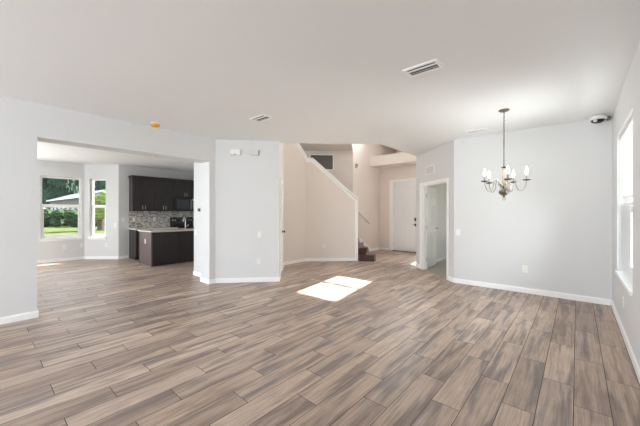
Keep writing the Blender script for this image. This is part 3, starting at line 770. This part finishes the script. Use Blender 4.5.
# ================================================================ WINDOW BLIND
bl = thing('window_blind', 'white horizontal blind half lowered in the right wall window', 'blind', (XR, RW[1], 0), R(-90))
bw = RW[1]-RW[0]
MB().box(.008, bw-.008, .035, .095, RW[3]-.045, RW[3]-.004).build('head_rail', M['blind'], bl)
m = MB(); z = RW[3]-.07
while z > 1.52:
    m.box(.012, bw-.012, -.023, .023, -.0012, .0012, mat=Matrix.Translation((0, .065, z)) @ Matrix.Rotation(R(-48), 4, 'X')); z -= .040
m.build('slats', M['blind'], bl)
MB().box(.012, bw-.012, .045, .085, 1.455, 1.48).build('bottom_rail', M['blind'], bl)
for x in (.2, bw/2, bw-.2): MB().box(x-.001, x+.001, .038, .040, 1.48, RW[3]-.04).build('ladder_cord', M['blind'], bl)

# ================================================================ KITCHEN
EX = M['espresso']
def handle(parent, x, y, z0, z1):        # vertical bar pull on front facing -y local
    MB().tube([(x, y, z0), (x, y-.028, z0+.01), (x, y-.030, (z0+z1)/2), (x, y-.028, z1-.01), (x, y, z1)], .0065, 6).build('handle', M['chrome'], parent, True)
def shaker(w, h, t=.02):
    m = MB(); s = .06; m.box(0, w, .006, t, 0, h)
    m.box(0, s, 0, .006, 0, h).box(w-s, w, 0, .006, 0, h).box(s, w-s, 0, .006, 0, s).box(s, w-s, 0, .006, h-s, h)
    return m
def wall_cab(y0, y1, z0, z1, label, depth=.33, doors=2, hz='low', crown_left=False):
    # faces +X; local x runs along +Y
    w = y1-y0
    r = thing('wall_cabinet', label, 'cabinet', (XK+depth, y0, 0), R(90), 'espresso wall cabinets')
    MB().box(.001, w-.001, .02, depth-.0015, z0, z1).build('body', EX, r)
    dwid_ = w/doors
    for i in range(doors):
        d = shaker(dwid_-.006, z1-z0-.01).build('cabinet_door', EX, r); d.location = (i*dwid_+.003, -.001, z0+.005)
        xh = (dwid_-.04) if i == 0 else .035
        handle(d, xh, 0, .045, .155)
    MB().box(-.03 if crown_left else .001, w-.001, -.04, depth-.0015, z1+.03, z1+.055).box(-.012 if crown_left else .001, w-.001, -.02, depth-.0015, z1, z1+.03).build('crown_moulding', EX, r)
    return r
CT = 2.425
wall_cab(2.972, 3.564, 1.425, CT, 'tall espresso wall cabinet at the left end, beside the bare wall', crown_left=True)
wall_cab(3.566, 4.155, 1.425, CT, 'tall espresso wall cabinet directly left of the microwave')
wall_cab(4.157, 4.917, 1.875, CT, 'short espresso wall cabinet above the microwave')
wall_cab(4.919, YKE-.01, 1.425, CT, 'espresso wall cabinet right of the microwave, mostly behind the pier', doors=1)
# microwave
mw = thing('microwave', 'black over-the-range microwave under the short cabinet', 'microwave', (XK+.39, 4.16, 0), R(90))
MB().box(.002, .755, .02, .385, 1.435, 1.868).build('body', M['black'], mw, bevel=.004)
dd = MB().box(.004, .56, .0, .019, 1.44, 1.863).build('oven_door', M['black'], mw, bevel=.004)
MB().box(.06, .46, -.002, -.0002, 1.50, 1.80).build('door_window', M['hglass'], dd)
MB().tube([(.52, 0, 1.48), (.52, -.035, 1.50), (.52, -.035, 1.80), (.52, 0, 1.82)], .009, 8).build('handle', M['chrome'], dd, True)
cp = MB().box(.565, .752, .0, .019, 1.44, 1.863).build('control_panel', M['dark'], mw, bevel=.003)
MB().box(.59, .73, -.0015, -.0002, 1.78, 1.83).build('display', emit('clock_display', srgb(150, 190, 190), 0.3), cp)
MB().box(.595, .725, -.0015, -.0002, 1.50, 1.73).build('keypad', M['grille'], cp)
m = MB().box(.05, .70, .10, .35, 1.431, 1.435); m.build('underside_filter', M['grille'], mw)
# base cabinets on the back wall, faces +X
def base_cab(y0, y1, label, doors=2):
    w = y1-y0; r = thing('base_cabinet', label, 'cabinet', (XK+.60, y0, 0), R(90), 'espresso base cabinets')
    MB().box(.001, w-.001, .02, .5985, .10, .87).box(.001, w-.001, .07, .5985, .001, .10).build('body', EX, r)
    dw_ = w/doors
    for i in range(doors):
        d = shaker(dw_-.006, .58).build('cabinet_door', EX, r); d.location = (i*dw_+.003, -.001, .105)
        handle(d, dw_-.04 if i == 0 else .035, 0, .44, .55)
        g = MB().box(0, dw_-.006, 0, .02, 0, .165).build('drawer', EX, r, bevel=.002); g.location = (i*dw_+.003, -.001, .695)
        MB().tube([(dw_/2-.06, 0, .08), (dw_/2-.05, -.028, .08), (dw_/2+.05, -.028, .08), (dw_/2+.06, 0, .08)], .006, 6).build('handle', M['chrome'], g, True)
    return r
base_cab(2.975, 4.155, 'espresso base cabinet on the back wall left of the range')
base_cab(4.925, YKE-.01, 'espresso base cabinet on the back wall right of the range', 1)
o = MB().box(XK+.0015, XK+.635, 2.945, 4.155, .871, .905).build('countertop', M['granite'], bevel=.004); tag(o, 'pale granite worktop on the back wall left of the range', 'countertop')
o = MB().box(XK+.0015, XK+.635, 4.925, YKE-.005, .871, .905).build('countertop', M['granite'], bevel=.004); tag(o, 'pale granite worktop on the back wall right of the range', 'countertop')
o = MB().box(XK+.0003, XK+.0012, 2.96, YKE-.003, .9, 1.43).build('trim_backsplash', M['mosaic']); ST(o)
o.data.transform(Matrix.Identity(4))
outlet((XK+.0013, 3.10, 1.17), (1, 0), 'white outlet at the left end of the mosaic backsplash')
outlet((XK+.0013, 3.68, 1.17), (1, 0), 'white outlet in the mosaic backsplash nearer the range')
# range
rg = thing('range', 'black freestanding kitchen range under the microwave', 'range', (XK+.64, 4.16, 0), R(90))
MB().box(.002, .758, .02, .625, .03, .895).build('body', M['black'], rg, bevel=.004)
MB().box(.03, .73, .08, .6, .001, .03).build('kick_base', M['dark'], rg)
MB().box(.0, .76, .0, .57, .896, .912).build('cooktop', M['black'], rg, bevel=.003)
bg = MB().box(.0, .76, .57, .634, .896, 1.215).build('back_panel', M['black'], rg, bevel=.008)
MB().box(.29, .47, .5665, .5695, 1.09, 1.15).build('display', M['hglass'], bg)
for x in (.07, .15, .61, .69):
    MB().lathe([(0, 0), (.021, 0), (.018, .022), (0, .024)], 16, mat=Matrix.Translation((x, .5695, 1.12)) @ Matrix.Rotation(R(90), 4, 'X')).build('control_knob', M['chrome'], bg, True)
for x, y in ((.2, .16), (.56, .16), (.2, .42), (.56, .42)):
    MB().lathe([(0, .9122), (.09, .9122), (.09, .914), (0, .914)], 24, (x, y, 0)).build('burner', M['dark'], rg)
od = MB().box(.01, .75, .0, .019, .19, .80).build('oven_door', M['black'], rg, bevel=.004)
MB().tube([(.08, 0, .75), (.08, -.04, .75), (.68, -.04, .75), (.68, 0, .75)], .011, 8).build('handle', M['chrome'], od, True)
MB().box(.01, .75, .0, .019, .04, .18).build('storage_drawer', M['black'], rg, bevel=.004)
# island: faces the camera with +X back panels, end panel faces -Y
IX0, IX1, IY0, IY1 = -9.05, -8.16, 2.87, 5.15
isl = thing('kitchen_island', 'espresso kitchen island with a plain panelled back and an outlet on its end', 'kitchen island', ((IX0+IX1)/2, IY0, 0))
cx = (IX0+IX1)/2; hw = (IX1-IX0)/2
MB().box(-hw+.02, hw-.02, .02, IY1-IY0, .001, .868).build('body', EX, isl)
m = MB().box(-hw, hw, .0, .0195, .001, .868).box(-hw, -hw+.05, -.008, 0, .001, .868).box(hw-.05, hw, -.008, 0, .001, .868); m.build('end_panel', wood('espresso_lit_end_panel', srgb(80, 64, 62), srgb(104, 86, 82), 0.4), isl)  # end panel wood lightened, the light falling on it is in the colour
n = 3; seg = (IY1-IY0-.02)/n
for i in range(n):
    y0 = .02+seg*i
    p = MB().box(hw-.0195, hw, y0+.002, y0+seg-.002, .001, .868)
    p.box(hw, hw+.006, y0+.002, y0+.07, .001, .868).box(hw, hw+.006, y0+seg-.07, y0+seg-.002, .001, .868).box(hw, hw+.006, y0+.07, y0+seg-.07, .80, .868).box(hw, hw+.006, y0+.07, y0+seg-.07, .001, .10)
    p.build('back_panel', EX, isl)
o = MB().box(IX0-.03, IX1+.035, IY0-.035, IY1+.02, .869, .905).build('countertop', M['granite'], bevel=.005); tag(o, 'pale granite worktop lying on the dark kitchen island', 'countertop')
outlet((-8.60, IY0-.0005, .62), (0, -1), 'white outlet on the end panel of the dark kitchen island')
fa = thing('kitchen_faucet', 'tall pale gooseneck faucet on the island worktop', 'faucet', (-8.80, 4.02, .9055))
MB().lathe([(0, 0), (.028, 0), (.026, .012), (.016, .02), (0, .02)], 18).build('base', M['chrome'], fa, True)
MB().tube([(0, 0, .02), (0, 0, .24), (-.02, 0, .30), (-.07, 0, .33), (-.12, 0, .31), (-.14, 0, .25), (-.14, 0, .20)], .014, 10).build('spout', M['chrome'], fa, True)
MB().tube([(0, .02, .05), (0, .06, .07), (0, .09, .12)], .008, 8).build('lever', M['chrome'], fa, True)

# ================================================================ OUTDOORS
o = MB().box(-90, 60, -40, 70, -.25, -.16).build('lawn', M['grass']); tag(o, 'sunlit green lawn outside the nook windows', 'lawn', kind='structure')
def blob(m, c, r, seed, sub=3, amp=.22):
    rnd = random.Random(seed); bm2 = bmesh.new(); bmesh.ops.create_icosphere(bm2, subdivisions=sub, radius=1)
    ph = [rnd.uniform(0, 6.3) for _ in range(6)]
    vm = {}
    for v in bm2.verts:
        p = v.co.copy()
        k_ = 1+amp*(sin(5*p.x+ph[0])*sin(6*p.y+ph[1])*.7+sin(11*p.z+ph[2]+4*p.x)*.5+sin(17*p.y+ph[3])*sin(15*p.x+ph[4])*.5)+rnd.uniform(-.07, .07)
        vm[v] = m.bm.verts.new((c[0]+p.x*r[0]*k_, c[1]+p.y*r[1]*k_, c[2]+p.z*r[2]*k_))
    for f in bm2.faces: m.bm.faces.new([vm[v] for v in f.verts])
    bm2.free()
def tree(x, y, h, w, mat, label, seed, group='trees behind the lawn'):
    r = thing('leafy_tree', label, 'tree', (x, y, -.16), 0, group)
    MB().tube([(0, 0, 0), (.1, .05, h*.3), (0, 0, h*.6)], [.28, .2, .12], 8).build('trunk', M['bark'], r, True)
    m = MB(); rnd = random.Random(seed)
    for i in range(9):
        a = rnd.uniform(0, 2*pi); q = rnd.uniform(0, .55)*w
        blob(m, (q*cos(a), q*sin(a), h*rnd.uniform(.28, .82)), (w*rnd.uniform(.35, .5),)*2+(h*rnd.uniform(.14, .22),), seed*13+i, 3)
    m.build('crown', mat, r)
# the view from the camera through window 1 runs towards px 40..82
def far(px, D): return camp(px, D)
TL = ['dark leafy tree at the far left of the wide nook window', 'tall dark tree rising behind the left end of the pale house', 'dark leafy tree close behind the middle of the pale house roof',
      'tall dark tree behind the right end of the pale house', 'dark leafy tree seen at the top of the narrow nook window', 'farthest and tallest dark tree behind the wide nook window view', 'farthest dark tree behind the narrow nook window view']
for i, (px, D, h, w) in enumerate([(28, 50, 14, 3.0), (49, 62, 17, 3.3), (67, 50, 15, 3.5), (82, 63, 18, 3.7), (104, 58, 15, 3.2), (57, 74, 19, 3.4), (95, 76, 18, 3.4)]):
    p = far(px, D+14); tree(p[0], p[1], h, w, M['leaf'], TL[i], 40+i)
p = far(100.5, 26); tree(p[0], p[1], 3.4, 1.3, M['leaf3'], 'small olive green tree seen through the narrow nook window', 77, None)
# hedge: separate shrubs
for i in range(12):
    px = 30+i*7.2; p = far(px, 32.8+2.2*(i % 2))
    m = MB(); rnd = random.Random(90+i)
    for k_ in range(4): blob(m, (rnd.uniform(-.22, .22), rnd.uniform(-.22, .22), .6+.27*k_), (.6, .6, .6), 300+i*7+k_, 3, .12)
    o = m.build('hedge_shrub', M['leaf2']); o.location = (p[0], p[1], -.2)
    tag(o, 'dark green shrub in the hedge row behind the lawn', 'shrub', 'hedge shrubs behind the lawn')
# pale house with a low gable roof
def house(name, px0, px1, D0, D1, zE, zR, label, dep=6):
    a = Vector(far(px0, D0)); b = Vector(far(px1, D1)); L = (b-a).length; rz = atan2(b.y-a.y, b.x-a.x)
    r = thing(name, label, 'house', (a.x, a.y, -.16), rz)
    MB().box(.4, L-.4, .4, dep, 0.001, zE).build('wall', M['siding'], r)
    rf = MB().side([(-.2, zE-.15), (L+.2, zE-.15), (L+.2, zE+.05), (-.2, zE+.05)], 0, .05)
    rf.build('fascia', M['white'], r)
    m = MB(); bm = m.bm
    v = [bm.verts.new(q) for q in ((-.3, -.05, zE), (L+.3, -.05, zE), (L+.3, dep/2+.2, zR), (-.3+2.2, dep/2+.2, zR), (-.3, dep+.4, zE), (L+.3, dep+.4, zE))]
    for f in ((0, 1, 2, 3), (4, 3, 2, 5), (0, 3, 4), (1, 5, 2), (0, 4, 5, 1)): bm.faces.new([v[i] for i in f])
    m.build('roof', M['roofm'], r)
    x = 1.6
    while x < L-1.4:
        w = MB().box(x, x+1.2, .36, .399, 1.1, 2.35).build('window', M['hglass'], r)
        MB().box(x-.08, x, .34, .36, 1.02, 2.43).box(x+1.2, x+1.28, .34, .36, 1.02, 2.43).box(x, x+1.2, .34, .36, 2.35, 2.43).box(x, x+1.2, .34, .36, 1.02, 1.1).build('casing', M['white'], w)
        x += 2.9
    return r
house('far_house', 46.5, 86, 54, 38.5, 3.78, 5.0, 'pale low house with a grey roof beyond the lawn')
house('neighbour_house', 99, 121, 52, 50, 3.3, 4.9, 'second pale house seen through the narrow nook window')

bpy.context.view_layer.update()
